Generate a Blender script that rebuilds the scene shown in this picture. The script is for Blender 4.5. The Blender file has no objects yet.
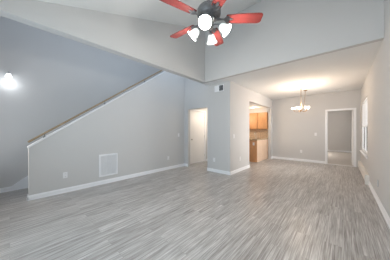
import bpy, bmesh, math, random
from mathutils import Vector, Matrix

sc = bpy.context.scene
COL = sc.collection
PI = math.pi
random.seed(4)

# ------------------------------------------------------------------ camera
CAM_Z = 1.29
H = 1.29                                   # all room distances below were taken in units of the eye height
cam_d = bpy.data.cameras.new('camera')
cam = bpy.data.objects.new('camera', cam_d)
COL.objects.link(cam)
cam_d.sensor_width = 36.0
cam_d.lens = 36.0 * 165.0 / 390.0
cam_d.clip_start = 0.05
cam_d.shift_y = 0.0015
cam.location = (0, 0, CAM_Z)
cam.rotation_euler = (math.radians(90), 0, math.radians(41.7))
sc.camera = cam

# ------------------------------------------------------------------ light and exposure
world = bpy.data.worlds.new('sky')
sc.world = world
world.use_nodes = True
bg = world.node_tree.nodes['Background']
bg.inputs['Color'].default_value = (0.80, 0.90, 1.0, 1)
bg.inputs['Strength'].default_value = 2.5

sc.view_settings.view_transform = 'Standard'
sc.view_settings.look = 'None'
sc.view_settings.gamma = 1.0
sc.view_settings.use_curve_mapping = False
sc.view_settings.exposure = 0.0
sc.cycles.use_denoising = True
sc.cycles.max_bounces = 10
sc.cycles.diffuse_bounces = 6
sc.cycles.sample_clamp_indirect = 8.0


def area_light(name, loc, target, size, power, color, spread=180):
    d = bpy.data.lights.new(name, 'AREA')
    d.shape = 'RECTANGLE'
    d.size, d.size_y = size
    d.energy = power
    d.color = color
    d.spread = math.radians(spread)
    o = bpy.data.objects.new(name, d)
    COL.objects.link(o)
    o.location = loc
    o.rotation_euler = (Vector(target) - Vector(loc)).to_track_quat('-Z', 'Y').to_euler()
    return o


# daylight through the rear and dining windows, plus added unseen fills
DAY = (0.60, 0.84, 1.0)
area_light('daylight_rear_window', (-1.55, -0.57, 1.45), (-1.1, 5.0, 1.35), (3.1, 1.8), 36, DAY)
area_light('entry_fill', (-4.85, -0.57, 1.45), (0.4, 3.4, 0.9), (0.55, 1.7), 12, (1.0, 0.90, 0.80), 100)  # warm fill added at the entry, aimed to brighten the right wall
area_light('daylight_dining_window', (0.85, 7.0, 1.50), (-2.4, 5.3, 1.1), (1.6, 1.7), 62, (1.0, 0.94, 0.89), 110)
area_light('bedroom_fill', (0.85, 11.1, 1.55), (-2.2, 12.6, 1.3), (1.7, 1.6), 235, (1.0, 0.88, 0.77))  # unseen source added to brighten the bedroom
area_light('loft_fill', (-3.35, 1.9, 3.75), (-5.3, 1.9, 3.0), (4.2, 0.7), 25, (0.70, 0.83, 1.0))  # added fill without fixture or window, stands for upstairs daylight


# ------------------------------------------------------------------ materials
def mat(name, color, rough=0.5, metal=0.0, spec=0.5, noise=0.0, scale=30.0, bump=0.0, emit=None, estr=0.0, detail=2.0, stretch=None):
    m = bpy.data.materials.new(name)
    m.use_nodes = True
    nt = m.node_tree
    b = nt.nodes['Principled BSDF']
    b.inputs['Base Color'].default_value = (*color, 1)
    b.inputs['Roughness'].default_value = rough
    b.inputs['Metallic'].default_value = metal
    b.inputs['Specular IOR Level'].default_value = spec
    tc = nt.nodes.new('ShaderNodeTexCoord')
    mp = nt.nodes.new('ShaderNodeMapping')
    if stretch:
        mp.inputs['Scale'].default_value = stretch
    nt.links.new(tc.outputs['Object'], mp.inputs['Vector'])
    n = nt.nodes.new('ShaderNodeTexNoise')
    n.inputs['Scale'].default_value = scale
    n.inputs['Detail'].default_value = detail
    nt.links.new(mp.outputs['Vector'], n.inputs['Vector'])
    if noise > 0:
        r = nt.nodes.new('ShaderNodeValToRGB')
        r.color_ramp.elements[0].position = 0.3
        r.color_ramp.elements[1].position = 0.7
        r.color_ramp.elements[0].color = (*[c * (1 - noise) for c in color], 1)
        r.color_ramp.elements[1].color = (*[min(1, c * (1 + noise)) for c in color], 1)
        nt.links.new(n.outputs['Fac'], r.inputs['Fac'])
        nt.links.new(r.outputs['Color'], b.inputs['Base Color'])
    if bump > 0:
        bp = nt.nodes.new('ShaderNodeBump')
        bp.inputs['Strength'].default_value = bump
        bp.inputs['Distance'].default_value = 0.004
        nt.links.new(n.outputs['Fac'], bp.inputs['Height'])
        nt.links.new(bp.outputs['Normal'], b.inputs['Normal'])
    if emit:
        b.inputs['Emission Color'].default_value = (*emit, 1)
        b.inputs['Emission Strength'].default_value = estr
    return m


def floor_material():
    m = bpy.data.materials.new('grey_vinyl_plank')
    m.use_nodes = True
    nt = m.node_tree
    N, L = nt.nodes, nt.links
    b = N['Principled BSDF']
    geo = N.new('ShaderNodeNewGeometry')
    sep = N.new('ShaderNodeSeparateXYZ')
    L.new(geo.outputs['Position'], sep.inputs[0])
    comb = N.new('ShaderNodeCombineXYZ')                 # planks run along Y
    L.new(sep.outputs['Y'], comb.inputs['X'])
    L.new(sep.outputs['X'], comb.inputs['Y'])
    br = N.new('ShaderNodeTexBrick')
    br.offset = 0.37
    br.inputs['Scale'].default_value = 1.0
    br.inputs['Brick Width'].default_value = 1.22
    br.inputs['Row Height'].default_value = 0.15
    br.inputs['Mortar Size'].default_value = 0.0008
    br.inputs['Mortar Smooth'].default_value = 0.2
    br.inputs['Color1'].default_value = (0.0, 0.0, 0.0, 1)
    br.inputs['Color2'].default_value = (1.0, 1.0, 1.0, 1)
    br.inputs['Mortar'].default_value = (0.3, 0.3, 0.3, 1)
    L.new(comb.outputs[0], br.inputs['Vector'])
    # grain streaks, shifted from plank to plank
    shift = N.new('ShaderNodeVectorMath'); shift.operation = 'MULTIPLY_ADD'
    shift.inputs[1].default_value = (7.0, 3.0, 0.0)
    L.new(br.outputs['Color'], shift.inputs[0])
    L.new(comb.outputs[0], shift.inputs[2])

    def streak(sx, sy, det, dist):
        mp = N.new('ShaderNodeMapping'); mp.inputs['Scale'].default_value = (sx, sy, 1)
        L.new(shift.outputs[0], mp.inputs['Vector'])
        n = N.new('ShaderNodeTexNoise')
        n.inputs['Scale'].default_value = 1.0
        n.inputs['Detail'].default_value = det
        n.inputs['Roughness'].default_value = 0.62
        n.inputs['Distortion'].default_value = dist
        L.new(mp.outputs[0], n.inputs['Vector'])
        return n
    n1 = streak(1.3, 38.0, 6.0, 0.35)
    n2 = streak(3.2, 105.0, 3.0, 0.2)
    mx = N.new('ShaderNodeMath'); mx.operation = 'MULTIPLY_ADD'
    mx.inputs[1].default_value = 0.52
    L.new(n2.outputs['Fac'], mx.inputs[0])
    ms = N.new('ShaderNodeMath'); ms.operation = 'MULTIPLY'; ms.inputs[1].default_value = 0.48
    L.new(n1.outputs['Fac'], ms.inputs[0])
    L.new(ms.outputs[0], mx.inputs[2])
    ad = N.new('ShaderNodeMath'); ad.operation = 'MULTIPLY_ADD'
    ad.inputs[1].default_value = 0.045
    L.new(br.outputs['Color'], ad.inputs[0]); L.new(mx.outputs[0], ad.inputs[2])
    rp = N.new('ShaderNodeValToRGB')
    e = rp.color_ramp.elements
    e[0].position = 0.37; e[0].color = (0.155, 0.135, 0.122, 1)
    e[1].position = 0.70; e[1].color = (0.69, 0.67, 0.65, 1)
    k = rp.color_ramp.elements.new(0.53); k.color = (0.37, 0.352, 0.338, 1)
    L.new(ad.outputs[0], rp.inputs['Fac'])
    mo = N.new('ShaderNodeMixRGB'); mo.blend_type = 'MULTIPLY'
    mo.inputs['Color2'].default_value = (0.55, 0.55, 0.55, 1)
    L.new(br.outputs['Fac'], mo.inputs['Fac']); L.new(rp.outputs[0], mo.inputs['Color1'])
    L.new(mo.outputs[0], b.inputs['Base Color'])
    b.inputs['Roughness'].default_value = 0.34
    b.inputs['Specular IOR Level'].default_value = 0.75
    bp = N.new('ShaderNodeBump'); bp.inputs['Strength'].default_value = 0.10; bp.inputs['Distance'].default_value = 0.003
    L.new(mx.outputs[0], bp.inputs['Height']); L.new(bp.outputs[0], b.inputs['Normal'])
    return m


M = {}
M['wall'] = mat('grey_wall_paint', (0.56, 0.555, 0.55), 0.75, spec=0.25, bump=0.05, scale=160)
M['ceil'] = mat('ceiling_paint', (0.76, 0.765, 0.76), 0.85, spec=0.2, bump=0.05, scale=140)
M['trim'] = mat('white_trim_paint', (0.80, 0.81, 0.83), 0.38, noise=0.01, scale=8)
M['door'] = mat('white_door_paint', (0.80, 0.79, 0.78), 0.42, noise=0.01, scale=6)
M['floor'] = floor_material()
M['carpet'] = mat('pale_carpet', (0.58, 0.55, 0.52), 0.95, spec=0.1, noise=0.12, scale=220, bump=0.6)
M['oak'] = mat('oak_rail', (0.31, 0.225, 0.135), 0.45, noise=0.25, scale=9, stretch=(8, 1, 8), detail=5)
M['cab'] = mat('honey_maple', (0.60, 0.31, 0.14), 0.38, noise=0.13, scale=6, stretch=(9, 9, 1), detail=5)
M['sheened_wood'] = mat('sheened_maple_panel', (0.72, 0.53, 0.39), 0.40, noise=0.10, scale=5, stretch=(14, 14, 1), detail=5)  # cabinet wood with daylight gloss put in as a paler colour
M['granite'] = mat('speckled_granite', (0.40, 0.30, 0.19), 0.2, noise=0.5, scale=60, detail=6)
M['tile'] = mat('beige_backsplash', (0.66, 0.52, 0.38), 0.35, noise=0.2, scale=18)
M['plastic'] = mat('white_plate_plastic', (0.74, 0.74, 0.75), 0.35, noise=0.005)
M['shaded_plastic'] = mat('shaded_plate_plastic', (0.30, 0.36, 0.41), 0.4, noise=0.01)  # white plate with bluish daylight shade put into its colour
M['dark'] = mat('dark_slot', (0.03, 0.03, 0.035), 0.6, noise=0.1)
M['duct'] = mat('dark_duct_interior', (0.10, 0.11, 0.12), 0.7, noise=0.1)
M['filter'] = mat('grey_filter_mesh', (0.72, 0.72, 0.72), 0.9, noise=0.05)
M['enamel'] = mat('cream_heater_enamel', (0.74, 0.71, 0.67), 0.4, noise=0.01)
M['nickel'] = mat('brushed_nickel', (0.55, 0.54, 0.52), 0.3, metal=1.0, noise=0.05)
M['bronze'] = mat('antique_brass', (0.26, 0.17, 0.10), 0.35, metal=0.6, noise=0.1)
M['pewter'] = mat('dark_pewter', (0.20, 0.205, 0.215), 0.34, metal=0.75, noise=0.15)
M['cherry'] = mat('cherry_red_blade', (0.175, 0.031, 0.028), 0.26, noise=0.22, scale=5, stretch=(1, 14, 14), detail=5, spec=0.6)
M['cord'] = mat('brown_lamp_cord', (0.25, 0.17, 0.10), 0.5, noise=0.05)
M['vinyl'] = mat('white_window_vinyl', (0.82, 0.84, 0.86), 0.4, noise=0.005)


def glass_shade(name, color, strength, through=0.0):
    """frosted lit glass that glows and lets part of its bulb's light through"""
    m = bpy.data.materials.new(name)
    m.use_nodes = True
    nt = m.node_tree
    b = nt.nodes['Principled BSDF']
    b.inputs['Base Color'].default_value = (0.86, 0.88, 0.86, 1)
    b.inputs['Roughness'].default_value = 0.35
    b.inputs['Emission Color'].default_value = (*color, 1)
    n = nt.nodes.new('ShaderNodeTexNoise'); n.inputs['Scale'].default_value = 14
    r = nt.nodes.new('ShaderNodeMapRange')
    r.inputs['To Min'].default_value = strength * 0.85
    r.inputs['To Max'].default_value = strength * 1.15
    nt.links.new(n.outputs['Fac'], r.inputs['Value'])
    nt.links.new(r.outputs[0], b.inputs['Emission Strength'])
    if through > 0:
        t = nt.nodes.new('ShaderNodeBsdfTransparent')
        x = nt.nodes.new('ShaderNodeMixShader')
        x.inputs[0].default_value = through
        nt.links.new(b.outputs[0], x.inputs[1]); nt.links.new(t.outputs[0], x.inputs[2])
        nt.links.new(x.outputs[0], nt.nodes['Material Output'].inputs['Surface'])
    return m


M['fan_glass'] = glass_shade('frosted_fan_glass', (0.97, 1.0, 0.95), 0.55)
M['bowl_glass'] = glass_shade('frosted_bowl_glass', (1.0, 0.90, 0.76), 0.9, 0.4)
M['sconce_glass'] = glass_shade('sconce_glass', (0.95, 0.98, 1.0), 1.0)
M['bulb'] = mat('lit_bulb', (1, 1, 1), 0.5, emit=(1.0, 0.95, 0.86), estr=8.0)
M['downlight'] = mat('lit_downlight', (1, 1, 1), 0.5, emit=(1.0, 0.88, 0.70), estr=6.0)

g = bpy.data.materials.new('window_glass')
g.use_nodes = True
nt = g.node_tree
for n in list(nt.nodes):
    if n.type == 'BSDF_PRINCIPLED':
        nt.nodes.remove(n)
tr = nt.nodes.new('ShaderNodeBsdfTransparent')
gl = nt.nodes.new('ShaderNodeBsdfGlossy'); gl.inputs['Roughness'].default_value = 0.03
fr = nt.nodes.new('ShaderNodeFresnel'); fr.inputs['IOR'].default_value = 1.35
mx = nt.nodes.new('ShaderNodeMixShader')
nt.links.new(fr.outputs[0], mx.inputs[0]); nt.links.new(tr.outputs[0], mx.inputs[1]); nt.links.new(gl.outputs[0], mx.inputs[2])
nt.links.new(mx.outputs[0], nt.nodes['Material Output'].inputs['Surface'])
M['glass'] = g


# ------------------------------------------------------------------ mesh helpers
class MB:
    def __init__(self):
        self.bm = bmesh.new()

    def _add(self, verts, faces, mtx=None):
        vs = [self.bm.verts.new(mtx @ Vector(v) if mtx else Vector(v)) for v in verts]
        for f in faces:
            try:
                self.bm.faces.new([vs[i] for i in f])
            except ValueError:
                pass
        return self

    def box(self, x0, x1, y0, y1, z0, z1, mtx=None, bev=0.0):
        x0, x1 = min(x0, x1), max(x0, x1); y0, y1 = min(y0, y1), max(y0, y1); z0, z1 = min(z0, z1), max(z0, z1)
        b2 = bmesh.new()
        v = [b2.verts.new(p) for p in ((x0, y0, z0), (x1, y0, z0), (x1, y1, z0), (x0, y1, z0), (x0, y0, z1), (x1, y0, z1), (x1, y1, z1), (x0, y1, z1))]
        for f in ((3, 2, 1, 0), (4, 5, 6, 7), (0, 1, 5, 4), (1, 2, 6, 5), (2, 3, 7, 6), (3, 0, 4, 7)):
            b2.faces.new([v[i] for i in f])
        if bev > 0:
            bmesh.ops.bevel(b2, geom=list(b2.edges), offset=bev, segments=2, affect='EDGES', clamp_overlap=True)
        return self._merge(b2, mtx)

    def _merge(self, b2, mtx=None):
        b2.verts.index_update()
        vs = [self.bm.verts.new(mtx @ v.co if mtx else v.co) for v in b2.verts]
        for f in b2.faces:
            self.bm.faces.new([vs[v.index] for v in f.verts])
        b2.free()
        return self

    def prism(self, poly, axis, a, b, mtx=None):
        """poly: 2-D outline; axis: the axis it is extruded along, from a to b"""
        def p(u, v, t):
            return {'x': (t, u, v), 'y': (u, t, v), 'z': (u, v, t)}[axis]
        n = len(poly)
        vs = [p(u, v, a) for u, v in poly] + [p(u, v, b) for u, v in poly]
        fs = [tuple(range(n - 1, -1, -1)), tuple(range(n, 2 * n))] + [(i, (i + 1) % n, n + (i + 1) % n, n + i) for i in range(n)]
        return self._add(vs, fs, mtx)

    def lathe(self, prof, seg=24, mtx=None, closed=False):
        vs, fs = [], []
        for r, z in prof:
            for k in range(seg):
                t = 2 * PI * k / seg
                vs.append((r * math.cos(t), r * math.sin(t), z))
        m = len(prof)
        for i in range(m if closed else m - 1):
            j = (i + 1) % m
            for k in range(seg):
                q = (k + 1) % seg
                fs.append((i * seg + k, i * seg + q, j * seg + q, j * seg + k))
        if not closed:
            if prof[0][0] > 1e-4:
                fs.append(tuple(reversed(range(seg))))
            if prof[-1][0] > 1e-4:
                fs.append(tuple(range((m - 1) * seg, m * seg)))
        return self._add(vs, fs, mtx)

    def tube(self, pts, r, seg=8, mtx=None):
        pts = [Vector(p) for p in pts]
        vs, fs = [], []
        up = None
        for i, p in enumerate(pts):
            a = pts[max(0, i - 1)]; b = pts[min(len(pts) - 1, i + 1)]
            t = (b - a).normalized()
            if up is None:
                up = Vector((0, 0, 1)) if abs(t.z) < 0.9 else Vector((1, 0, 0))
            s = t.cross(up).normalized(); up = s.cross(t).normalized()
            rr = r[i] if isinstance(r, (list, tuple)) else r
            for k in range(seg):
                q = 2 * PI * k / seg
                vs.append(p + s * math.cos(q) * rr + up * math.sin(q) * rr)
        for i in range(len(pts) - 1):
            for k in range(seg):
                q = (k + 1) % seg
                fs.append((i * seg + k, i * seg + q, (i + 1) * seg + q, (i + 1) * seg + k))
        fs.append(tuple(reversed(range(seg)))); fs.append(tuple(range((len(pts) - 1) * seg, len(pts) * seg)))
        return self._add(vs, fs, mtx)

    def build(self, name, material, parent=None, smooth=False):
        bmesh.ops.recalc_face_normals(self.bm, faces=list(self.bm.faces))
        me = bpy.data.meshes.new(name)
        self.bm.to_mesh(me)
        self.bm.free()
        me.materials.append(material)
        if smooth:
            for p in me.polygons:
                p.use_smooth = True
        o = bpy.data.objects.new(name, me)
        COL.objects.link(o)
        if parent:
            o.parent = parent
        if smooth:
            md = o.modifiers.new('edges', 'EDGE_SPLIT')
            md.split_angle = math.radians(38)
        return o


def struct(o):
    o['kind'] = 'structure'
    return o


def thing(name, label, cat, loc=(0, 0, 0), rz=0.0, group=None):
    o = bpy.data.objects.new(name, None)
    o.empty_display_size = 0.05
    COL.objects.link(o)
    o.location = loc
    o.rotation_euler = (0, 0, rz)
    return tag(o, label, cat, group)


def tag(o, label, cat, group=None):
    o['label'] = label
    o['category'] = cat
    if group:
        o['group'] = group
    return o


def copy_tree(o, parent=None):
    c = o.copy()
    COL.objects.link(c)
    if parent:
        c.parent = parent
    for ch in list(o.children):
        copy_tree(ch, c)
    return c


def box_obj(name, material, *dims, bev=0.0, parent=None):
    return MB().box(*dims, bev=bev).build(name, material, parent)


# ------------------------------------------------------------------ room layout (metres)
XR = 0.378 * H            # right wall
XH = -3.335 * H           # face of the sloping stair wall
XHb = XH - 0.12           # its back
XS = -4.1 * H             # far wall of the stairwell
XU = -2.37 * H            # upper wall over the stair side
XP = -1.88 * H            # wall between dining room and kitchen
YB = -0.47 * H            # wall behind the camera
YU = 3.0 * H              # upper wall over the dining room
YD = 3.295 * H            # wall with the hall opening
YK0, YK1 = 4.33 * H, 6.13 * H
YE = 6.34 * H             # far wall of the dining room
ZC = 2.12 * H             # low ceiling
ZK = 1.805 * H            # kitchen ceiling and top of its opening
T = 0.12
YF = 10.15 * H             # far wall of the bedroom


def vault(y):
    return 2.29 * H + 0.347 * y


ZT = vault(YU)

# floor
fl = MB()
fl.box(XS - T, XR + T, YB - T, YE + 0.06, -0.1, 0.0)
struct(fl.build('floor', M['floor']))
struct(box_obj('floor_bedroom', M['carpet'], -3.2, XR + T, YE + 0.06, YF + T, -0.1, 0.012))

# ceilings
struct(MB().prism([(YB - T, vault(YB - T)), (YU + 0.1, vault(YU + 0.1)), (YU + 0.1, vault(YU + 0.1) + 0.12), (YB - T, vault(YB - T) + 0.12)], 'x', XU - 0.15, XR + T).build('ceiling_vault', M['ceil']))
cl = MB()
cl.box(XU - 0.15, XR + T, YU + 0.1, YD, ZC, ZC + 0.1)
cl.box(XP - 0.1, XR + T, YD, YE + T, ZC, ZC + 0.1)
struct(cl.build('ceiling_dining', M['ceil']))
struct(box_obj('ceiling_stairwell', M['ceil'], XS - T, XU - 0.15, YB - T, 5.2, ZT + 0.15, ZT + 0.25))
struct(box_obj('ceiling_kitchen', M['ceil'], -3.4 * H, XP - 0.1, 4.15 * H, YE, ZK, ZK + 0.1))
struct(box_obj('ceiling_hall', M['ceil'], -3.33 * H, -2.42 * H, YD + T, 4.88 * H, 1.9 * H, 1.9 * H + 0.1))
struct(box_obj('ceiling_bedroom', M['ceil'], -3.2, XR + T, YE + T, YF + T, ZC, ZC + 0.1))

# right wall with the dining-room window and an unseen bedroom window added for light
WY0, WY1, WZ0, WZ1 = 4.74 * H, 5.98 * H, 0.50 * H, 1.70 * H
w = MB()
wall_top = ZT + 0.2
w.box(XR, XR + T, YB - T, WY0, 0, wall_top)
w.box(XR, XR + T, WY0, WY1, 0, WZ0)
w.box(XR, XR + T, WY0, WY1, WZ1, wall_top)
w.box(XR, XR + T, WY1, 10.4, 0, wall_top)
w.box(XR, XR + T, 10.4, 12.0, 0, 0.7)
w.box(XR, XR + T, 10.4, 12.0, 2.2, wall_top)
w.box(XR, XR + T, 12.0, YF + T, 0, wall_top)
struct(w.build('wall_right', M['wall']))

# wall behind the camera, with the wide living-room window and the entry sidelight
w = MB()
w.box(XS - T, -5.2, YB - T, YB, 0, ZT + 0.2)
w.box(-5.2, -4.5, YB - T, YB, 0, 0.5)
w.box(-5.2, -4.5, YB - T, YB, 2.4, ZT + 0.2)
w.box(-4.5, -3.4, YB - T, YB, 0, ZT + 0.2)
w.box(-3.4, -0.05, YB - T, YB, 0, 0.5)
w.box(-3.4, -0.05, YB - T, YB, 2.4, ZT + 0.2)
w.box(-0.05, XR, YB - T, YB, 0, ZT + 0.2)
struct(w.build('wall_rear', M['wall']))

# stairwell walls
struct(box_obj('wall_stairwell', M['wall'], XS - T, XS, YB - T, 5.2, 0, ZT + 0.2))
struct(box_obj('wall_stairwell_end', M['wall'], XS, XHb, 5.0, 5.12, 0, ZT + 0.2))

# sloping half wall beside the stairs
S_SL = 0.711
YH0 = 0.178 * H
ZH0 = 0.761 * H


def cap_z(y):
    return ZH0 + S_SL * (y - YH0)


YH1 = 5.0
ytop = YH0 + (ZT + 0.15 - ZH0) / S_SL
struct(MB().prism([(YH0, 0), (YD + T, 0), (YD + T, 1.9 * H), (YH1, 1.9 * H), (YH1, ZT + 0.15), (ytop, ZT + 0.15), (YH0, ZH0)], 'x', XHb, XH).build('wall_left', M['wall']))

# upper wall above the stair side, and upper wall above the dining room
struct(MB().prism([(YB, ZC), (YU + 0.1, ZC), (YU + 0.1, ZT + 0.2), (YB, ZT + 0.2)], 'x', XU - 0.15, XU).build('wall_upper_left', M['wall']))
struct(box_obj('wall_upper_back', M['wall'], XU, XR, YU, YU + 0.1, ZC, ZT + 0.2))

# wall with the hall opening
HX0, HX1, HZ = -3.20 * H, -2.52 * H, 1.585 * H
w = MB()
w.box(XH, HX0, YD, YD + T, 0, ZT + 0.2)
w.box(HX0, HX1, YD, YD + T, HZ, ZT + 0.2)
w.box(HX1, XP, YD, YD + T, 0, ZC)
w.box(HX1, XU - 0.15, YD, YD + T, ZC, ZT + 0.2)
struct(w.build('wall_back', M['wall']))

# wall between dining room and kitchen
w = MB()
w.box(XP - 0.11, XP, YD + T, YK0, 0, ZC)
w.box(XP - 0.11, XP, YK0, YK1, ZK, ZC)
w.box(XP - 0.11, XP, YK1, YE, 0, ZC)
struct(w.build('wall_kitchen', M['wall']))

# far wall of the dining room and kitchen, with the bedroom doorway
DX0, DX1, DZ = -0.339 * H, 0.255 * H, 1.59 * H
w = MB()
w.box(-3.5 * H, DX0, YE, YE + T, 0, ZC)
w.box(DX0, DX1, YE, YE + T, DZ, ZC)
w.box(DX1, XR, YE, YE + T, 0, ZC)
struct(w.build('wall_dining', M['wall']))

# hall, kitchen and bedroom shells
w = MB()
w.box(XHb, -3.33 * H, YD + T, 3.52 * H, 0, 1.9 * H)
w.box(XHb, -3.33 * H, 3.52 * H, 4.22 * H, 1.60 * H, 1.9 * H)
w.box(XHb, -3.33 * H, 4.22 * H, 4.88 * H, 0, 1.9 * H)
struct(w.build('wall_hall_side', M['wall']))
struct(box_obj('wall_hall_end', M['wall'], -3.33 * H, -2.42 * H, 4.80 * H, 4.88 * H, 0, 1.9 * H))
struct(box_obj('wall_hall_inner', M['wall'], -2.50 * H, -2.42 * H, YD + T, 4.80 * H, 0, 1.9 * H))
struct(box_obj('wall_kitchen_left', M['wall'], -3.5 * H, -3.4 * H, 4.88 * H, YE, 0, ZC))
struct(box_obj('wall_kitchen_front', M['wall'], -2.42 * H, XP - 0.11, 4.13 * H, 4.19 * H, 0, ZC))
struct(box_obj('wall_bedroom_far', M['wall'], -3.2, XR, YF, YF + T, 0, ZC))
struct(box_obj('wall_bedroom_left', M['wall'], -3.3, -3.2, YE + T, YF + T, 0, ZC))

# ------------------------------------------------------------------ baseboards
BH, BT = 0.095, 0.016


def baseboard(name, p0, p1, n, z=0.0):
    """board with a rounded top edge along p0-p1, n = unit normal into the room"""
    p0 = Vector((*p0, z)); p1 = Vector((*p1, z)); n = Vector((*n, 0))
    prof = [(0, 0), (BT + 0.006, 0), (BT + 0.006, 0.018), (BT, 0.024), (BT, BH - 0.03), (BT * 0.7, BH - 0.012), (BT * 0.45, BH), (0, BH)]
    vs = []
    for p in (p0, p1):
        vs += [p + n * a + Vector((0, 0, b)) for a, b in prof]
    k = len(prof)
    fs = [tuple(range(k)), tuple(range(2 * k - 1, k - 1, -1))] + [(i, (i + 1) % k, k + (i + 1) % k, k + i) for i in range(k)]
    return struct(MB()._add(vs, fs).build(name, M['trim']))


baseboard('baseboard_left', (XH, YH0 - BT), (XH, YD), (1, 0))
baseboard('baseboard_left_end', (XHb - 0.005, YH0), (XH + BT, YH0), (0, -1))
baseboard('baseboard_stairwell', (XS, YB), (XS, 0.02 * H), (1, 0))
baseboard('baseboard_back_corner', (XH, YD), (HX0, YD), (0, -1))
baseboard('baseboard_back', (HX1, YD), (XP + BT, YD), (0, -1))
baseboard('baseboard_kitchen', (XP, YD - BT), (XP, YK0), (1, 0))
baseboard('baseboard_kitchen_corner', (XP, YK1), (XP, YE), (1, 0))
baseboard('baseboard_dining', (XP, YE), (DX0 - 0.05, YE), (0, -1))
baseboard('baseboard_right', (XR, YB), (XR, 4.41 * H), (-1, 0))
baseboard('baseboard_hall', (-3.33 * H, 4.29 * H), (-3.33 * H, 4.80 * H), (1, 0))
baseboard('baseboard_hall_end', (-3.33 * H, 4.80 * H), (-2.5 * H, 4.80 * H), (0, -1))
baseboard('baseboard_hall_inner', (-2.5 * H, YD + T), (-2.5 * H, 4.80 * H), (-1, 0))
baseboard('baseboard_bedroom', (-3.2, YF), (XR, YF), (0, -1), 0.012)
baseboard('baseboard_rear', (XH, YB), (XR, YB), (0, 1))

# ------------------------------------------------------------------ stairs, skirt board and cap of the sloping wall
st = MB()
RISE, RUN = 0.19, 0.19 / S_SL
y = 0.30 * H
z = 0.0
poly = [(y, 0.0)]
while y < 4.75:
    z += RISE
    poly.append((y, z)); y += RUN; poly.append((y, z))
poly += [(5.0, z), (5.0, 0.0)]
st.prism(poly, 'x', XS + 0.016, XHb - 0.016)
struct(st.build('stairs', M['carpet']))
sk0 = 0.015 * H
struct(MB().prism([(sk0, 0), (0.30 * H + 0.02, 0), (4.95, S_SL * (4.95 - 0.42)), (4.95, S_SL * (4.95 - sk0) + BH), (sk0, BH)], 'x', XS, XS + 0.016).build('trim_1', M['trim']))
struct(MB().prism([(0.30 * H, 0), (4.95, S_SL * (4.95 - 0.42)), (4.95, S_SL * (4.95 - 0.42) + 0.3), (0.30 * H, 0.28)], 'x', XHb - 0.016, XHb).build('trim_2', M['trim']))
# first riser
struct(box_obj('trim_3', M['trim'], XS + 0.016, XHb - 0.016, 0.30 * H - 0.012, 0.30 * H, 0.0, RISE - 0.02))

# white cap along the top of the sloping wall, with a bed moulding under it
cp = MB()
ya, yb = YH0 - 0.012, ytop
cp.prism([(ya, cap_z(ya)), (yb, cap_z(yb)), (yb, cap_z(yb) + 0.020), (ya, cap_z(ya) + 0.020)], 'x', XHb - 0.018, XH + 0.018)
cp.prism([(ya, cap_z(ya) - 0.012), (yb, cap_z(yb) - 0.012), (yb, cap_z(yb)), (ya, cap_z(ya))], 'x', XH, XH + 0.010)
struct(cp.build('trim_4', M['trim']))

# oak handrail on brackets above the cap
XM = (XH + XHb) / 2
hr = thing('handrail', 'long oak handrail climbing along the top of the sloping stair wall', 'handrail', (XM, 0.176 * H, cap_z(0.176 * H) + 0.022))
ang = math.atan(S_SL)
Lr = 4.55
rm = Matrix.Rotation(ang, 4, 'X')
rb = MB()
prof = [(-0.021, 0.002), (-0.017, -0.014), (0.017, -0.014), (0.021, 0.002), (0.019, 0.014), (0.010, 0.022), (-0.010, 0.022), (-0.019, 0.014)]
rail_lift = Matrix.Translation((0, 0, 0.070))
rb.prism(prof, 'y', 0.0, Lr, mtx=rail_lift @ rm)
rb.build('rail', M['oak'], hr)
for k in range(4):
    s = 0.28 + k * 1.35
    py = s * math.cos(ang); pz = s * math.sin(ang)
    b = MB()
    b.box(-0.016, 0.016, py - 0.022, py + 0.022, pz - 0.002 - 0.012, pz + 0.014)
    b.tube([(0, py, pz), (0, py, pz + 0.060)], 0.008, 8)
    b.build('bracket', M['pewter'], hr)

# ------------------------------------------------------------------ doors
# hall door, closed, in the left side of the hall
d = MB()
DY0, DY1 = 3.52 * H, 4.22 * H
xf = -3.33 * H
d.box(xf - 0.050, xf - 0.012, DY0 + 0.012, DY1 - 0.012, 0.012, 1.60 * H - 0.012, bev=0.003)
dl = struct(d.build('door_1', M['door']))
# raised panels, knob, hinges
for (za, zb) in ((0.22, 0.98), (1.12, 1.88)):
    p = MB()
    p.box(xf - 0.0125, xf - 0.0085, DY0 + 0.14, DY1 - 0.14, za, zb, bev=0.002)
    p.build('door_panel', M['door'], dl)
kn = MB()
km = Matrix.Translation((xf - 0.012, DY0 + 0.085, 0.95)) @ Matrix.Rotation(PI / 2, 4, 'Y')
kn.lathe([(0.030, 0.0), (0.030, 0.006), (0.012, 0.010), (0.011, 0.030), (0.024, 0.038), (0.028, 0.050), (0.022, 0.062), (0.0, 0.066)], 20, km)
kn.build('door_knob', M['nickel'], dl, True)
for z0 in (0.22, 1.0, 1.78):
    hh = MB(); hh.tube([(xf - 0.006, DY1 - 0.008, z0), (xf - 0.006, DY1 - 0.008, z0 + 0.09)], 0.008, 8)
    hh.build('hinge', M['nickel'], dl)
cs = MB()
cs.box(xf, xf + 0.014, DY0 - 0.052, DY0 + 0.006, 0, 1.60 * H + 0.055)
cs.box(xf, xf + 0.014, DY1 - 0.006, DY1 + 0.055, 0, 1.60 * H + 0.055)
cs.box(xf, xf + 0.014, DY0 + 0.006, DY1 - 0.006, 1.60 * H - 0.006, 1.60 * H + 0.055)
cs.box(xf - 0.09, xf, DY0, DY0 + 0.012, 0, 1.60 * H)
cs.box(xf - 0.09, xf, DY1 - 0.012, DY1, 0, 1.60 * H)
struct(cs.build('trim_5', M['trim']))

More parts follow.
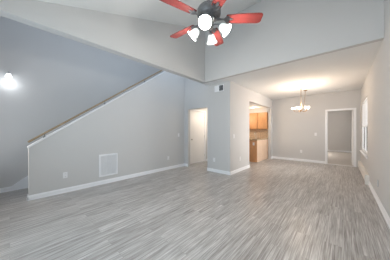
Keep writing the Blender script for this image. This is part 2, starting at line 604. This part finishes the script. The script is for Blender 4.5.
# bedroom doorway: casing and jamb, door standing open into the bedroom
cs = MB()
cw = 0.062
yf = YE
for side in (-1, 1):
    yy0, yy1 = (yf - 0.016, yf) if side < 0 else (yf + T, yf + T + 0.016)
    cs.box(DX0 - cw + 0.012, DX0 + 0.012, yy0, yy1, 0, DZ + cw - 0.012)
    cs.box(DX1 - 0.012, DX1 + cw - 0.012, yy0, yy1, 0, DZ + cw - 0.012)
    cs.box(DX0 + 0.012, DX1 - 0.012, yy0, yy1, DZ - 0.012, DZ + cw - 0.012)
cs.box(DX0, DX0 + 0.018, yf, yf + T, 0, DZ)
cs.box(DX1 - 0.018, DX1, yf, yf + T, 0, DZ)
cs.box(DX0 + 0.018, DX1 - 0.018, yf, yf + T, DZ - 0.018, DZ)
struct(cs.build('trim_6', M['trim']))
struct(box_obj('trim_7', M['trim'], DX0 + 0.018, DX1 - 0.018, YE, YE + T, 0.0, 0.008))   # threshold strip

bd = MB()
LW = DX1 - DX0 - 0.042
bm_ = Matrix.Translation((DX1 - 0.022, YE + T + 0.002, 0)) @ Matrix.Rotation(math.radians(89), 4, 'Z')
bd.box(0, LW, 0.0, 0.035, 0.025, DZ - 0.022, mtx=bm_, bev=0.003)
bl = struct(bd.build('door_2', M['door']))
for (za, zb) in ((0.22, 0.98), (1.12, 1.88)):
    p = MB(); p.box(0.12, LW - 0.12, 0.0345, 0.0385, za, zb, mtx=bm_, bev=0.002); p.build('door_panel', M['door'], bl)
for s in (0.035, 0.0):
    rot = Matrix.Rotation(-PI / 2 if s else PI / 2, 4, 'X')
    kn = MB()
    kn.lathe([(0.030, 0.0), (0.030, 0.006), (0.012, 0.010), (0.011, 0.030), (0.024, 0.038), (0.028, 0.050), (0.022, 0.062), (0.0, 0.066)], 18,
             bm_ @ Matrix.Translation((LW - 0.07, s, 0.95)) @ rot)
    kn.build('door_knob', M['nickel'], bl, True)
for z0 in (0.22, 1.0, 1.78):
    hh = MB(); hh.tube([(0, -0.006, z0), (0, -0.006, z0 + 0.09)], 0.008, 8, mtx=bm_)
    hh.build('hinge', M['nickel'], bl)


# ------------------------------------------------------------------ windows
def window_x(name, x, y0, y1, z0, z1, outward=1):
    """double-hung window in a wall of constant x (room on the -x side)"""
    f = MB()
    xo = x + T
    t = 0.04
    f.box(x + 0.012, xo, y0, y0 + t, z0, z1); f.box(x + 0.012, xo, y1 - t, y1, z0, z1)
    f.box(x + 0.012, xo, y0 + t, y1 - t, z1 - t, z1); f.box(x + 0.012, xo, y0 + t, y1 - t, z0, z0 + t)
    o = struct(f.build(name, M['vinyl']))
    ym = (y0 + y1) / 2
    b = MB(); b.box(x + 0.012, xo, ym - 0.03, ym + 0.03, z0 + t, z1 - t)
    b.build('mullion', M['vinyl'], o)
    for (ya, yb) in ((y0 + t, ym - 0.03), (ym + 0.03, y1 - t)):
        zm = (z0 + z1) / 2
        for (za, zb, dx) in ((z0 + t, zm + 0.02, 0.018), (zm - 0.02, z1 - t, 0.046)):
            s = MB(); q = 0.034
            s.box(x + dx, x + dx + 0.025, ya, ya + q, za, zb); s.box(x + dx, x + dx + 0.025, yb - q, yb, za, zb)
            s.box(x + dx, x + dx + 0.025, ya + q, yb - q, za, za + q); s.box(x + dx, x + dx + 0.025, ya + q, yb - q, zb - q, zb)
            so = s.build('sash', M['vinyl'], o)
            p = MB(); p.box(x + dx + 0.010, x + dx + 0.014, ya + q, yb - q, za + q, zb - q)
            p.build('pane', M['glass'], so)
    s = MB(); s.box(x - 0.055, x + 0.05, y0 - 0.05, y1 + 0.05, z0 - 0.022, z0, bev=0.004); s.box(x - 0.016, x, y0 - 0.03, y1 + 0.03, z0 - 0.085, z0 - 0.022)
    s.build('window_sill', M['trim'], o)
    return o


window_x('window_1', XR, WY0, WY1, WZ0, WZ1)
window_x('window_2_added', XR, 10.4, 12.0, 0.7, 2.2)  # unseen window added so that light reaches the bedroom


def window_y(name, y, x0, x1, z0, z1):
    f = MB(); t = 0.05
    f.box(x0, x0 + t, y - T, y - 0.04, z0, z1); f.box(x1 - t, x1, y - T, y - 0.04, z0, z1)
    f.box(x0 + t, x1 - t, y - T, y - 0.04, z1 - t, z1); f.box(x0 + t, x1 - t, y - T, y - 0.04, z0, z0 + t)
    n = max(1, round((x1 - x0) / 0.9))
    o = struct(f.build(name, M['vinyl']))
    for k in range(n):
        a = x0 + t + (x1 - x0 - 2 * t) * k / n; b = x0 + t + (x1 - x0 - 2 * t) * (k + 1) / n
        if k:
            q = MB(); q.box(a - 0.025, a + 0.025, y - T, y - 0.04, z0 + t, z1 - t); q.build('mullion', M['vinyl'], o)
        p = MB(); p.box(a + 0.025, b - 0.025, y - 0.085, y - 0.08, z0 + t, z1 - t); p.build('pane', M['glass'], o)
    return o


window_y('window_3', YB, -3.4, -0.05, 0.5, 2.4)
window_y('window_4', YB, -5.2, -4.5, 0.5, 2.4)

# ------------------------------------------------------------------ baseboard heater along the right wall
bh = thing('baseboard_heater', 'long low cream baseboard heater on the wall under the dining window', 'heater', (XR, 4.41 * H, 0))
hl = YE - 4.41 * H - 0.004
c = MB()
c.prism([(-0.012, 0.03), (-0.066, 0.03), (-0.070, 0.05), (-0.070, 0.165), (-0.060, 0.185), (-0.012, 0.185)], 'y', 0.02, hl)
c.build('front_cover', M['enamel'], bh)
c = MB(); c.prism([(0, 0), (-0.012, 0), (-0.012, 0.2), (-0.040, 0.21), (-0.064, 0.218), (-0.062, 0.228), (0, 0.228)], 'y', 0.02, hl)
c.build('back_panel', M['enamel'], bh)
c = MB(); c.box(-0.078, 0, -0.03, 0.02, 0.0, 0.232, bev=0.006)
c.build('end_cap', M['enamel'], bh)

# ------------------------------------------------------------------ outlets and switches


def plate_matrix(pos, n):
    """local x = along the wall, y = out of the wall, z = up"""
    n = Vector((*n, 0))
    xax = n.cross(Vector((0, 0, 1)))
    m = Matrix(((xax.x, n.x, 0, pos[0]), (xax.y, n.y, 0, pos[1]), (0, 0, 1, pos[2]), (0, 0, 0, 1)))
    return m


def outlet(pos, n, label, face='plastic'):
    o = tag(bpy.data.objects.new('wall_outlet', None), label, 'outlet', 'wall outlets of the room')
    COL.objects.link(o)
    o.matrix_world = plate_matrix(pos, n)
    MB().box(-0.038, 0.038, 0, 0.006, -0.06, 0.06, bev=0.002).build('cover_plate', M[face], o)
    for zc in (0.026, -0.026):
        r = MB().box(-0.017, 0.017, 0.006, 0.009, zc - 0.016, zc + 0.016, bev=0.001).build('socket', M['plastic'], o)
        s = MB()
        s.box(-0.008, -0.005, 0.009, 0.0096, zc - 0.004, zc + 0.008); s.box(0.005, 0.008, 0.009, 0.0096, zc - 0.004, zc + 0.008)
        s.box(-0.002, 0.002, 0.009, 0.0096, zc - 0.011, zc - 0.007)
        s.build('slot', M['dark'], r)
    return o


def switch(pos, n, label):
    o = tag(bpy.data.objects.new('light_switch', None), label, 'switch', 'light switches of the room')
    COL.objects.link(o)
    o.matrix_world = plate_matrix(pos, n)
    MB().box(-0.037, 0.037, 0, 0.006, -0.06, 0.06, bev=0.002).build('cover_plate', M['plastic'], o)
    b = MB(); b.box(-0.017, 0.017, 0.006, 0.010, -0.033, 0.033, bev=0.001)
    b.build('rocker', M['plastic'], o)
    return o


outlet((XH, 0.595 * H, 0.281 * H), (1, 0), 'white outlet on the sloping stair wall between its low end and the return grille')
outlet((XH, 2.71 * H, 0.295 * H), (1, 0), 'white outlet low on the stair wall towards the hall opening')
switch((XH, 3.07 * H, 0.880 * H), (1, 0), 'white light switch on the stair wall beside the hall opening')
outlet((-2.315 * H, YD, 0.294 * H), (0, -1), 'white outlet on the narrow bluish wall below the wall register')
outlet((XP, 3.78 * H, 0.309 * H), (1, 0), 'white outlet on the wall between the outer corner and the kitchen opening')
switch((XP, 3.47 * H, 0.867 * H), (1, 0), 'white light switch just past the outer corner before the kitchen opening')
switch((-0.614 * H, YE, 0.886 * H), (0, -1), 'white light switch on the far dining wall beside the bedroom doorway')
outlet((-0.998 * H, YE, 0.321 * H), (0, -1), 'white outlet low on the far dining wall under the chandelier')
outlet((XR, 3.445 * H, 0.26 * H), (-1, 0), 'white outlet painted in bluish shade on the window wall just before the heater end', 'shaded_plastic')

# ------------------------------------------------------------------ return air grille in the stair wall
GW, GH = 0.431, 0.532
rg = tag(bpy.data.objects.new('return_air_grille', None), 'large white return air grille low on the sloping stair wall', 'vent')
COL.objects.link(rg)
rg.matrix_world = plate_matrix((XH, 1.258 * H, 0.348 * H), (1, 0))
f = MB(); t = 0.032
f.box(-GW / 2, -GW / 2 + t, 0, 0.012, -GH / 2, GH / 2, bev=0.003); f.box(GW / 2 - t, GW / 2, 0, 0.012, -GH / 2, GH / 2, bev=0.003)
f.box(-GW / 2 + t, GW / 2 - t, 0, 0.012, GH / 2 - t, GH / 2, bev=0.003); f.box(-GW / 2 + t, GW / 2 - t, 0, 0.012, -GH / 2, -GH / 2 + t, bev=0.003)
f.build('frame', M['trim'], rg)
MB().box(-GW / 2 + t, GW / 2 - t, 0.0, 0.002, -GH / 2 + t, GH / 2 - t).build('filter', M['filter'], rg)
f = MB()
for k in range(24):
    zc = -GH / 2 + t + (k + 0.5) * (GH - 2 * t) / 24
    f.box(-GW / 2 + t, GW / 2 - t, -0.001, 0.001, -0.0095, 0.0095, mtx=Matrix.Translation((0, 0.007, zc)) @ Matrix.Rotation(math.radians(-38), 4, 'X'))
for xx in (-0.06, 0.06):
    f.box(xx - 0.003, xx + 0.003, 0.002, 0.012, -GH / 2 + t, GH / 2 - t)
f.build('louvre', M['trim'], rg)

# register high on the wall beside the hall opening
vx0, vx1, vz0, vz1 = -2.30 * H, -2.045 * H, 1.925 * H, 2.075 * H
rv = tag(bpy.data.objects.new('wall_register', None), 'small white register with one dark open half high on the wall', 'vent')
COL.objects.link(rv)
rv.matrix_world = plate_matrix(((vx0 + vx1) / 2, YD, (vz0 + vz1) / 2), (0, -1))
VW, VH = vx1 - vx0, vz1 - vz0
f = MB(); t = 0.015
f.box(-VW / 2, -VW / 2 + t, 0, 0.010, -VH / 2, VH / 2, bev=0.002); f.box(VW / 2 - t, VW / 2, 0, 0.010, -VH / 2, VH / 2, bev=0.002)
f.box(-VW / 2 + t, VW / 2 - t, 0, 0.010, VH / 2 - t, VH / 2, bev=0.002); f.box(-VW / 2 + t, VW / 2 - t, 0, 0.010, -VH / 2, -VH / 2 + t, bev=0.002)
f.box(-0.006, 0.006, 0, 0.010, -VH / 2 + t, VH / 2 - t)
f.build('frame', M['trim'], rv)
sgn = -1     # local x points to -X of the room for this wall normal, so the open half lies on the negative side
MB().box(sgn * 0.006, sgn * (VW / 2 - t), 0.0, 0.002, -VH / 2 + t, VH / 2 - t).build('opening', M['duct'], rv)
f = MB()
for k in range(6):
    zc = -VH / 2 + t + (k + 0.5) * (VH - 2 * t) / 6
    f.box(-sgn * 0.006, -sgn * (VW / 2 - t), -0.001, 0.001, -0.013, 0.013, mtx=Matrix.Translation((0, 0.005, zc)) @ Matrix.Rotation(math.radians(-20), 4, 'X'))
f.build('louvre', M['trim'], rv)
f = MB()
for k in range(3):
    zc = -VH / 2 + t + (k + 0.5) * (VH - 2 * t) / 3
    f.box(sgn * 0.006, sgn * (VW / 2 - t), 0.004, 0.006, zc - 0.002, zc + 0.002)
f.build('open_louvre', M['nickel'], rv)

# register in the dining ceiling
cvx, cvy = -0.128 * H, 6.05 * H
cv = thing('ceiling_register', 'small white register in the low ceiling before the bedroom doorway', 'vent', (cvx, cvy, ZC))
f = MB(); a, b_ = 0.15, 0.08
f.box(-a, -a + 0.02, -b_, b_, -0.010, 0); f.box(a - 0.02, a, -b_, b_, -0.010, 0); f.box(-a + 0.02, a - 0.02, b_ - 0.02, b_, -0.010, 0); f.box(-a + 0.02, a - 0.02, -b_, -b_ + 0.02, -0.010, 0)
f.build('frame', M['trim'], cv)
MB().box(-a + 0.02, a - 0.02, -b_ + 0.02, b_ - 0.02, -0.002, 0).build('backing', M['duct'], cv)
f = MB()
for k in range(6):
    yc = -b_ + 0.02 + (k + 0.5) * (2 * b_ - 0.04) / 6
    f.box(-a + 0.02, a - 0.02, -0.007, 0.007, -0.001, 0.001, mtx=Matrix.Translation((0, yc, -0.006)) @ Matrix.Rotation(math.radians(35), 4, 'X'))
f.build('louvre', M['trim'], cv)

# ------------------------------------------------------------------ kitchen seen through its opening
YCF = YE - 0.33          # face of wall cabinets
CB, CT = 1.055 * H, 1.635 * H
groups = [(-1.99, -2.335, 'honey wood wall cabinet next to the right-hand jamb of the kitchen opening'),
          (-2.345, -2.69, 'honey wood wall cabinet beside the cabinet at the kitchen jamb, deeper in'),
          (-2.70, -3.05, 'honey wood wall cabinet mostly hidden past the kitchen opening edge')]


def panel_door(name, x0, x1, z0, z1, y, parent, knob_x=None, knob_z=None):
    """framed door whose face looks to -y, front at y"""
    q = 0.055
    d = MB()
    d.box(x0, x0 + q, y, y + 0.02, z0, z1); d.box(x1 - q, x1, y, y + 0.02, z0, z1)
    d.box(x0 + q, x1 - q, y, y + 0.02, z0, z0 + q); d.box(x0 + q, x1 - q, y, y + 0.02, z1 - q, z1)
    d.box(x0 + q, x1 - q, y + 0.008, y + 0.02, z0 + q, z1 - q)
    d.box(x0 + q + 0.02, x1 - q - 0.02, y + 0.003, y + 0.009, z0 + q + 0.02, z1 - q - 0.02)
    o = d.build(name, M['cab'], parent)
    if knob_x is not None:
        k = MB(); k.lathe([(0.006, 0), (0.006, 0.012), (0.014, 0.018), (0.012, 0.026), (0, 0.028)], 14, Matrix.Translation((knob_x, y, knob_z)) @ Matrix.Rotation(PI / 2, 4, 'X'))
        k.build('knob', M['nickel'], o, True)
    return o


for xb, xa, lab in groups:
    xa, xb = xa * H, xb * H
    cbn = thing('wall_cabinet', lab, 'cabinet', ((xa + xb) / 2, YE, CB), 0, 'wall cabinets of the kitchen')
    hw = (xb - xa) / 2
    MB().box(-hw, hw, -0.33 + 0.021, -0.004, 0, CT - CB).build('body', M['cab'], cbn)
    panel_door('cabinet_door', -hw + 0.008, hw - 0.008, 0.01, CT - CB - 0.01, -0.33, cbn)
    c = MB(); c.box(-hw, hw, -0.345, -0.3095, CT - CB, CT - CB + 0.03, bev=0.004)
    c.build('crown_moulding', M['cab'], cbn)
# soffit above the wall cabinets and the tiled backsplash
struct(box_obj('trim_8', M['wall'], -3.4 * H, XP - 0.11, YE - 0.34, YE, CT + 0.031, ZK))
struct(box_obj('trim_9', M['tile'], -3.4 * H, XP - 0.11, YE - 0.012, YE, 0.934, CB))

# base cabinets along the far kitchen wall
for k, (xb, xa, lab) in enumerate([(-2.46, -2.80, 'honey wood base cabinet against the kitchen wall beside the peninsula'), (-2.81, -3.15, 'honey wood base cabinet deeper inside the kitchen along its wall')]):
    xa, xb = xa * H, xb * H
    bc = thing('base_cabinet', lab, 'cabinet', ((xa + xb) / 2, YE, 0), 0, 'base cabinets of the kitchen')
    hw = (xb - xa) / 2
    MB().box(-hw, hw, -0.60, -0.004, 0.1, 0.895).build('body', M['cab'], bc)
    MB().box(-hw, hw, -0.54, -0.02, 0.0, 0.1).build('toe_kick', M['dark'], bc)
    panel_door('cabinet_door', -hw + 0.008, hw - 0.008, 0.11, 0.70, -0.621, bc, hw - 0.05, 0.66)
    panel_door('drawer', -hw + 0.008, hw - 0.008, 0.72, 0.885, -0.621, bc, 0, 0.80)

# peninsula: runs towards the viewer from the far wall, panelled back paled by painted daylight gloss
PX0, PX1, PY0, PY1 = -2.45 * H, -1.985 * H, 5.16 * H, YE - 0.016
pn = thing('kitchen_peninsula', 'kitchen peninsula cabinet with honey wood end and panelled back paled by painted daylight', 'cabinet', ((PX0 + PX1) / 2, PY0, 0))
hw = (PX1 - PX0) / 2; ln = PY1 - PY0
MB().box(-hw + 0.0, hw - 0.015, 0.02, ln, 0.1, 0.895).build('body', M['cab'], pn)
MB().box(-hw + 0.06, hw - 0.016, 0.03, ln, 0.0, 0.1).build('toe_kick', M['dark'], pn)
panel_end = MB(); panel_end.box(-hw, hw - 0.0155, 0.0, 0.0195, 0.0, 0.895, bev=0.002)
panel_end.build('end_panel', M['cab'], pn)
bp_ = MB()
nb = 5
for k in range(nb):
    ya = 0.0 + k * ln / nb; yb = 0.0 + (k + 1) * ln / nb
    bp_.box(hw - 0.0145, hw, ya + 0.006, yb - 0.006, 0.0, 0.895, bev=0.004)
pb = bp_.build('back_panel', M['sheened_wood'], pn); pb['label'] = 'panelled wood back with daylight gloss in its colour'

# worktop: one L-shaped piece over peninsula and base run
wt = MB()
wt.prism([(PX1 + 0.02, PY0 - 0.025), (PX1 + 0.02, YE - 0.014), (-3.38 * H, YE - 0.014), (-3.38 * H, YE - 0.64), (PX0 - 0.03, YE - 0.64), (PX0 - 0.03, PY0 - 0.025)], 'z', 0.896, 0.932)
tag(wt.build('worktop', M['granite']), 'brown speckled granite worktop over the kitchen peninsula and base cabinets', 'worktop')

# faucet with a high arched spout
fx, fy = -2.30 * H, 5.86 * H
fc = thing('faucet', 'chrome kitchen faucet with high arched spout on the granite worktop', 'faucet', (fx, fy, 0.932))
b = MB(); b.lathe([(0.028, 0), (0.028, 0.012), (0.018, 0.03), (0.016, 0.075), (0.0, 0.08)], 18)
b.build('base', M['nickel'], fc, True)
pts = [(0, 0, 0.06), (0, 0, 0.20)] + [(0.0, -0.085 + 0.085 * math.cos(a), 0.20 + 0.085 * math.sin(a)) for a in [PI * k / 10 for k in range(1, 11)]] + [(0, -0.17, 0.15)]
b = MB(); b.tube(pts, 0.011, 10); b.build('spout', M['nickel'], fc, True)
b = MB(); b.tube([(0.012, 0, 0.055), (0.075, 0, 0.085)], 0.006, 8); b.build('handle', M['nickel'], fc, True)

# outlet on the peninsula end
outlet((-2.10 * H, PY0, 0.745), (0, -1), 'white outlet on the honey wood end of the kitchen peninsula')

# recessed light in the kitchen ceiling
dlx, dly = -2.30 * H, 5.66 * H
rl = thing('recessed_light', 'round recessed light in the kitchen ceiling', 'light', (dlx, dly, ZK))
b = MB(); b.lathe([(0.095, 0.0), (0.095, -0.006), (0.075, -0.010), (0.070, -0.004), (0.070, 0.0)], 28); b.build('trim_ring', M['trim'], rl, True)
b = MB(); b.lathe([(0.0, -0.005), (0.069, -0.004), (0.069, -0.001), (0.0, -0.001)], 28); b.build('lens', M['downlight'], rl)


def point(name, loc, power, color, radius, parent=None):
    d = bpy.data.lights.new(name, 'POINT')
    d.energy = power; d.color = color; d.shadow_soft_size = radius
    o = bpy.data.objects.new(name, d)
    COL.objects.link(o)
    o.location = loc
    if parent:
        o.parent = parent
    return o


WARM = (1.0, 0.78, 0.55)
point('recessed_light_glow', (0, 0, -0.16), 7, WARM, 0.06, rl)
point('kitchen_fill', (-2.9 * H, 5.4 * H, ZK - 0.45), 23, WARM, 0.08)  # fill added without a fixture, brightens the kitchen cabinets
# flush light in the hall
hlx = thing('hall_ceiling_light', 'white dome light on the ceiling of the small hall', 'light', (-2.85 * H, 4.2 * H, 1.9 * H))
b = MB(); b.lathe([(0.13, 0), (0.13, -0.02), (0.11, -0.05), (0.06, -0.08), (0.0, -0.09)], 24); b.build('dome', M['downlight'], hlx, True)
point('hall_light_glow', (0.2, 0.35, -0.55), 26, (1.0, 0.84, 0.68), 0.08, hlx)

# ------------------------------------------------------------------ wall sconce in the stairwell
sx, sy, sz = XS, -0.012 * H, 1.90 * H
ws = thing('wall_sconce', 'small lit wall sconce with dark cap on the stairwell wall', 'lamp', (sx, sy, sz))
SCM = Matrix.Translation((0.10, 0, 0)) @ Matrix.Diagonal((0.8, 0.8, 0.8, 1))
b = MB(); b.lathe([(0.045, 0), (0.045, 0.010), (0.030, 0.018), (0.0, 0.020)], 20, Matrix.Translation((0, 0, 0.02)) @ Matrix.Rotation(PI / 2, 4, 'Y')); b.build('back_plate', M['pewter'], ws, True)
b = MB(); b.tube([(0.015, 0, 0.02), (0.05, 0, 0.05), (0.085, 0, 0.065), (0.10, 0, 0.055)], 0.007, 8); b.build('arm', M['pewter'], ws, True)
b = MB(); b.lathe([(0.0, 0.085), (0.008, 0.080), (0.012, 0.07), (0.030, 0.060), (0.042, 0.040), (0.0, 0.040)], 20, SCM); b.build('cap', M['pewter'], ws, True)
b = MB(); b.lathe([(0.038, 0.040), (0.052, 0.015), (0.060, -0.02), (0.066, -0.055), (0.062, -0.055), (0.054, -0.02), (0.034, 0.034)], 24, SCM); b.build('lamp_shade', M['sconce_glass'], ws, True)
b = MB(); b.lathe([(0.0, 0.03), (0.014, 0.02), (0.024, -0.01), (0.022, -0.035), (0.0, -0.05)], 16, SCM); b.build('bulb', M['bulb'], ws, True)
point('sconce_glow', (0.14, 0, -0.16), 2.0, (0.90, 0.95, 1.0), 0.05, ws)

# ------------------------------------------------------------------ ceiling fan with four lights
FX, FY, FZ = -0.974 * H, 1.298 * H, 2.09 * H          # FZ = height of the blades
FZC = vault(FY)
fan = thing('ceiling_fan', 'dark ceiling fan with five cherry red blades and four lit glass shades', 'ceiling fan', (FX, FY, FZ))
b = MB()
tilt = Matrix.Translation((0, 0, FZC - FZ)) @ Matrix.Rotation(math.atan(0.347), 4, 'X')
b.lathe([(0.075, 0.0), (0.075, -0.02), (0.06, -0.06), (0.03, -0.085), (0.0, -0.09)], 24, tilt); b.build('canopy', M['pewter'], fan, True)
b = MB(); b.lathe([(0.0125, 0.16), (0.0125, FZC - FZ - 0.05)], 14); b.build('downrod', M['pewter'], fan, True)
b = MB(); b.lathe([(0.0, 0.19), (0.035, 0.185), (0.045, 0.165), (0.09, 0.155), (0.135, 0.135), (0.15, 0.105), (0.15, 0.055), (0.14, 0.035), (0.11, 0.022), (0.085, 0.015), (0.0, 0.012)], 32)
b.build('motor_housing', M['pewter'], fan, True)
b = MB(); b.lathe([(0.0, 0.014), (0.085, 0.012), (0.085, -0.012), (0.07, -0.03), (0.05, -0.05), (0.055, -0.065), (0.06, -0.085), (0.05, -0.11), (0.025, -0.125), (0.012, -0.14), (0.0, -0.145)], 28)
b.build('light_fitter', M['pewter'], fan, True)

cam_yaw = math.radians(41.7)
R_IN, R_OUT = 0.215, 0.66


def blade_mesh():
    b2 = bmesh.new()
    outline = []
    n = 12
    w0, w1 = 0.058, 0.074                       # half widths at root and near tip
    outline += [(R_IN, -w0 + 0.012), (R_IN + 0.012, -w0)]
    outline += [(R_IN + 0.15, -0.067), (R_OUT - 0.06, -w1)]
    for k in range(1, 5):
        a = -PI / 2 + k * PI / 2 / 5
        outline.append((R_OUT - 0.045 + 0.045 * math.cos(a), -w1 + 0.035 + 0.035 * math.sin(a)))
    outline += [(R_OUT, -w1 + 0.036), (R_OUT, w1 - 0.036)]
    for k in range(1, 5):
        a = k * PI / 2 / 5
        outline.append((R_OUT - 0.045 + 0.045 * math.cos(a), w1 - 0.035 + 0.035 * math.sin(a)))
    outline += [(R_OUT - 0.06, w1), (R_IN + 0.15, 0.067), (R_IN + 0.012, w0), (R_IN, w0 - 0.012)]
    vs = [b2.verts.new((x, yy, 0.0035)) for x, yy in outline]
    f0 = b2.faces.new(vs)
    ex = bmesh.ops.extrude_face_region(b2, geom=[f0])
    for v in ex['geom']:
        if isinstance(v, bmesh.types.BMVert):
            v.co.z -= 0.007
    return b2


pitch = Matrix.Rotation(math.radians(-12), 4, 'X')
bb = MB(); bb._merge(blade_mesh(), pitch)
blade0 = bb.build('blade', M['cherry'], fan)
# bracket: arm from the motor to the blade with a three-lobed plate and screws
br = MB()
br.prism([(0.10, -0.014), (0.19, -0.012), (0.215, -0.040), (0.255, -0.046), (0.262, -0.034), (0.235, -0.020), (0.29, -0.012), (0.30, 0.0), (0.29, 0.012), (0.235, 0.020), (0.262, 0.034), (0.255, 0.046), (0.215, 0.040), (0.19, 0.012), (0.10, 0.014)], 'z', -0.010, -0.0036, mtx=pitch)
br.tube([(0.08, 0, 0.02), (0.12, 0, 0.008), (0.16, 0, -0.004)], 0.010, 8)
for sxx, syy in ((0.245, -0.036), (0.245, 0.036), (0.282, 0.0)):
    br.lathe([(0.006, -0.010), (0.005, -0.013), (0.0, -0.014)], 10, pitch @ Matrix.Translation((sxx, syy, 0)))
br.build('blade_bracket', M['pewter'], blade0)
for k in range(5):
    bl_ = blade0 if k == 0 else copy_tree(blade0, fan)
    bl_.rotation_euler = (0, 0, cam_yaw + math.radians(-2.3 + 72 * k))

# lamp arms: holder, bell shade open outwards and down, bulb
tiltA = math.radians(48)


def lamp_frame():
    # local frame of one lamp: axis -z of the shade leans outwards
    return Matrix.Translation((0.135, 0, -0.10)) @ Matrix.Rotation(-tiltA, 4, 'Y')


lf = lamp_frame() @ Matrix.Diagonal((0.88, 0.88, 0.88, 1))
hd = MB()
hd.tube([(0.04, 0, -0.085), (0.075, 0, -0.078), (0.115, 0, -0.085), (0.138, 0, -0.102)], 0.009, 8)
hd.lathe([(0.0, 0.012), (0.020, 0.010), (0.026, -0.006), (0.026, -0.03), (0.0, -0.03)], 18, lf)
arm0 = hd.build('lamp_arm', M['pewter'], fan, True)
sh = MB()
sh.lathe([(0.030, -0.012), (0.044, -0.028), (0.056, -0.055), (0.062, -0.085), (0.070, -0.112), (0.086, -0.135), (0.083, -0.138), (0.066, -0.114), (0.058, -0.086), (0.052, -0.056), (0.040, -0.031), (0.028, -0.016)], 28, lf, closed=True)
sh.build('lamp_shade', M['fan_glass'], arm0, True)
bu = MB()
bu.lathe([(0.012, -0.03), (0.014, -0.05), (0.027, -0.075), (0.029, -0.095), (0.018, -0.112), (0.0, -0.116)], 18, lf)
bu.build('bulb', M['bulb'], arm0, True)
for k in range(4):
    la = arm0 if k == 0 else copy_tree(arm0, fan)
    ra = cam_yaw + math.radians(-16 + 90 * k)
    la.rotation_euler = (0, 0, ra)
    p = lf @ Vector((0, 0, -0.165))
    q = Matrix.Rotation(ra, 4, 'Z') @ p
    point('fan_lamp_glow', q, 20, (1.0, 0.965, 0.90), 0.05, fan)

# ------------------------------------------------------------------ dining chandelier
CX, CY = -0.76 * H, 4.80 * H
CZ = 1.50 * H
ch = thing('chandelier', 'small five-light brass chandelier with upturned white glass bowls over the dining floor', 'chandelier', (CX, CY, CZ))
b = MB(); b.lathe([(0.0, -0.05), (0.010, -0.046), (0.016, -0.035), (0.010, -0.022), (0.026, -0.010), (0.030, 0.005), (0.022, 0.022), (0.012, 0.035), (0.012, 0.11), (0.018, 0.125), (0.012, 0.14), (0.010, 0.20), (0.014, 0.21), (0.0, 0.222)], 20)
b.build('stem', M['bronze'], ch, True)
arm_b = MB()
pts = [(0.02, 0, 0.0), (0.06, 0, -0.035), (0.12, 0, -0.045), (0.165, 0, -0.03), (0.192, 0, 0.0), (0.195, 0, 0.018)]
arm_b.tube(pts, 0.0065, 8)
arm_b.lathe([(0.0, 0.012), (0.026, 0.014), (0.030, 0.022), (0.012, 0.030), (0.012, 0.05), (0.0, 0.05)], 16, Matrix.Translation((0.195, 0, 0)))
ca0 = arm_b.build('lamp_arm', M['bronze'], ch, True)
cs_ = MB(); cs_.lathe([(0.014, 0.028), (0.040, 0.036), (0.058, 0.056), (0.068, 0.085), (0.072, 0.105), (0.069, 0.105), (0.064, 0.085), (0.054, 0.059), (0.038, 0.041), (0.014, 0.033)], 24, Matrix.Translation((0.195, 0, 0)), closed=True)
cs_.build('lamp_shade', M['bowl_glass'], ca0, True)
cb_ = MB(); cb_.lathe([(0.010, 0.05), (0.020, 0.066), (0.024, 0.084), (0.016, 0.098), (0.0, 0.104)], 14, Matrix.Translation((0.195, 0, 0)))
cb_.build('bulb', M['bulb'], ca0, True)
for k in range(5):
    ca = ca0 if k == 0 else copy_tree(ca0, ch)
    ra = cam_yaw + math.radians(72 * k)
    ca.rotation_euler = (0, 0, ra)
    q = Matrix.Rotation(ra, 4, 'Z') @ Vector((0.195, 0, 0.135))
    point('chandelier_glow', q, 10, (1.0, 0.76, 0.56), 0.05, ch)
# chain from the ceiling hook: alternate links
chn = MB()
z0, z1 = 0.222, ZC - CZ - 0.02
nl = 22
for k in range(nl):
    zc = z0 + (k + 0.5) * (z1 - z0) / nl
    hl_ = (z1 - z0) / nl * 0.72
    ring = []
    for j in range(13):
        a = 2 * PI * j / 12
        u, v = 0.010 * math.cos(a), hl_ * math.sin(a)
        ring.append((u if k % 2 else 0, 0 if k % 2 else u, zc + v))
    chn.tube(ring, 0.0035, 5)
chn.build('chain', M['bronze'], ch, True)
b = MB(); b.lathe([(0.012, 0.0), (0.010, -0.008), (0.003, -0.012), (0.003, -0.028), (0.0, -0.029)], 12, Matrix.Translation((0, 0, ZC - CZ))); b.build('ceiling_hook', M['bronze'], ch, True)
cyo = 5.47 * H - CY
b = MB(); b.lathe([(0.062, 0.0), (0.062, -0.008), (0.045, -0.022), (0.015, -0.032), (0.0, -0.034)], 24, Matrix.Translation((0.0, cyo, ZC - CZ))); b.build('canopy', M['bronze'], ch, True)
pts = []
for k in range(17):
    t_ = k / 16
    zz = (ZC - CZ - 0.03) * (1 - t_) + 0.26 * t_ - 0.42 * math.sin(PI * t_) * (1 - 0.25 * t_)
    pts.append((0.0, cyo * (1 - t_), zz))
b = MB(); b.tube(pts, 0.007, 6); b.build('cord', M['cord'], ch, True)
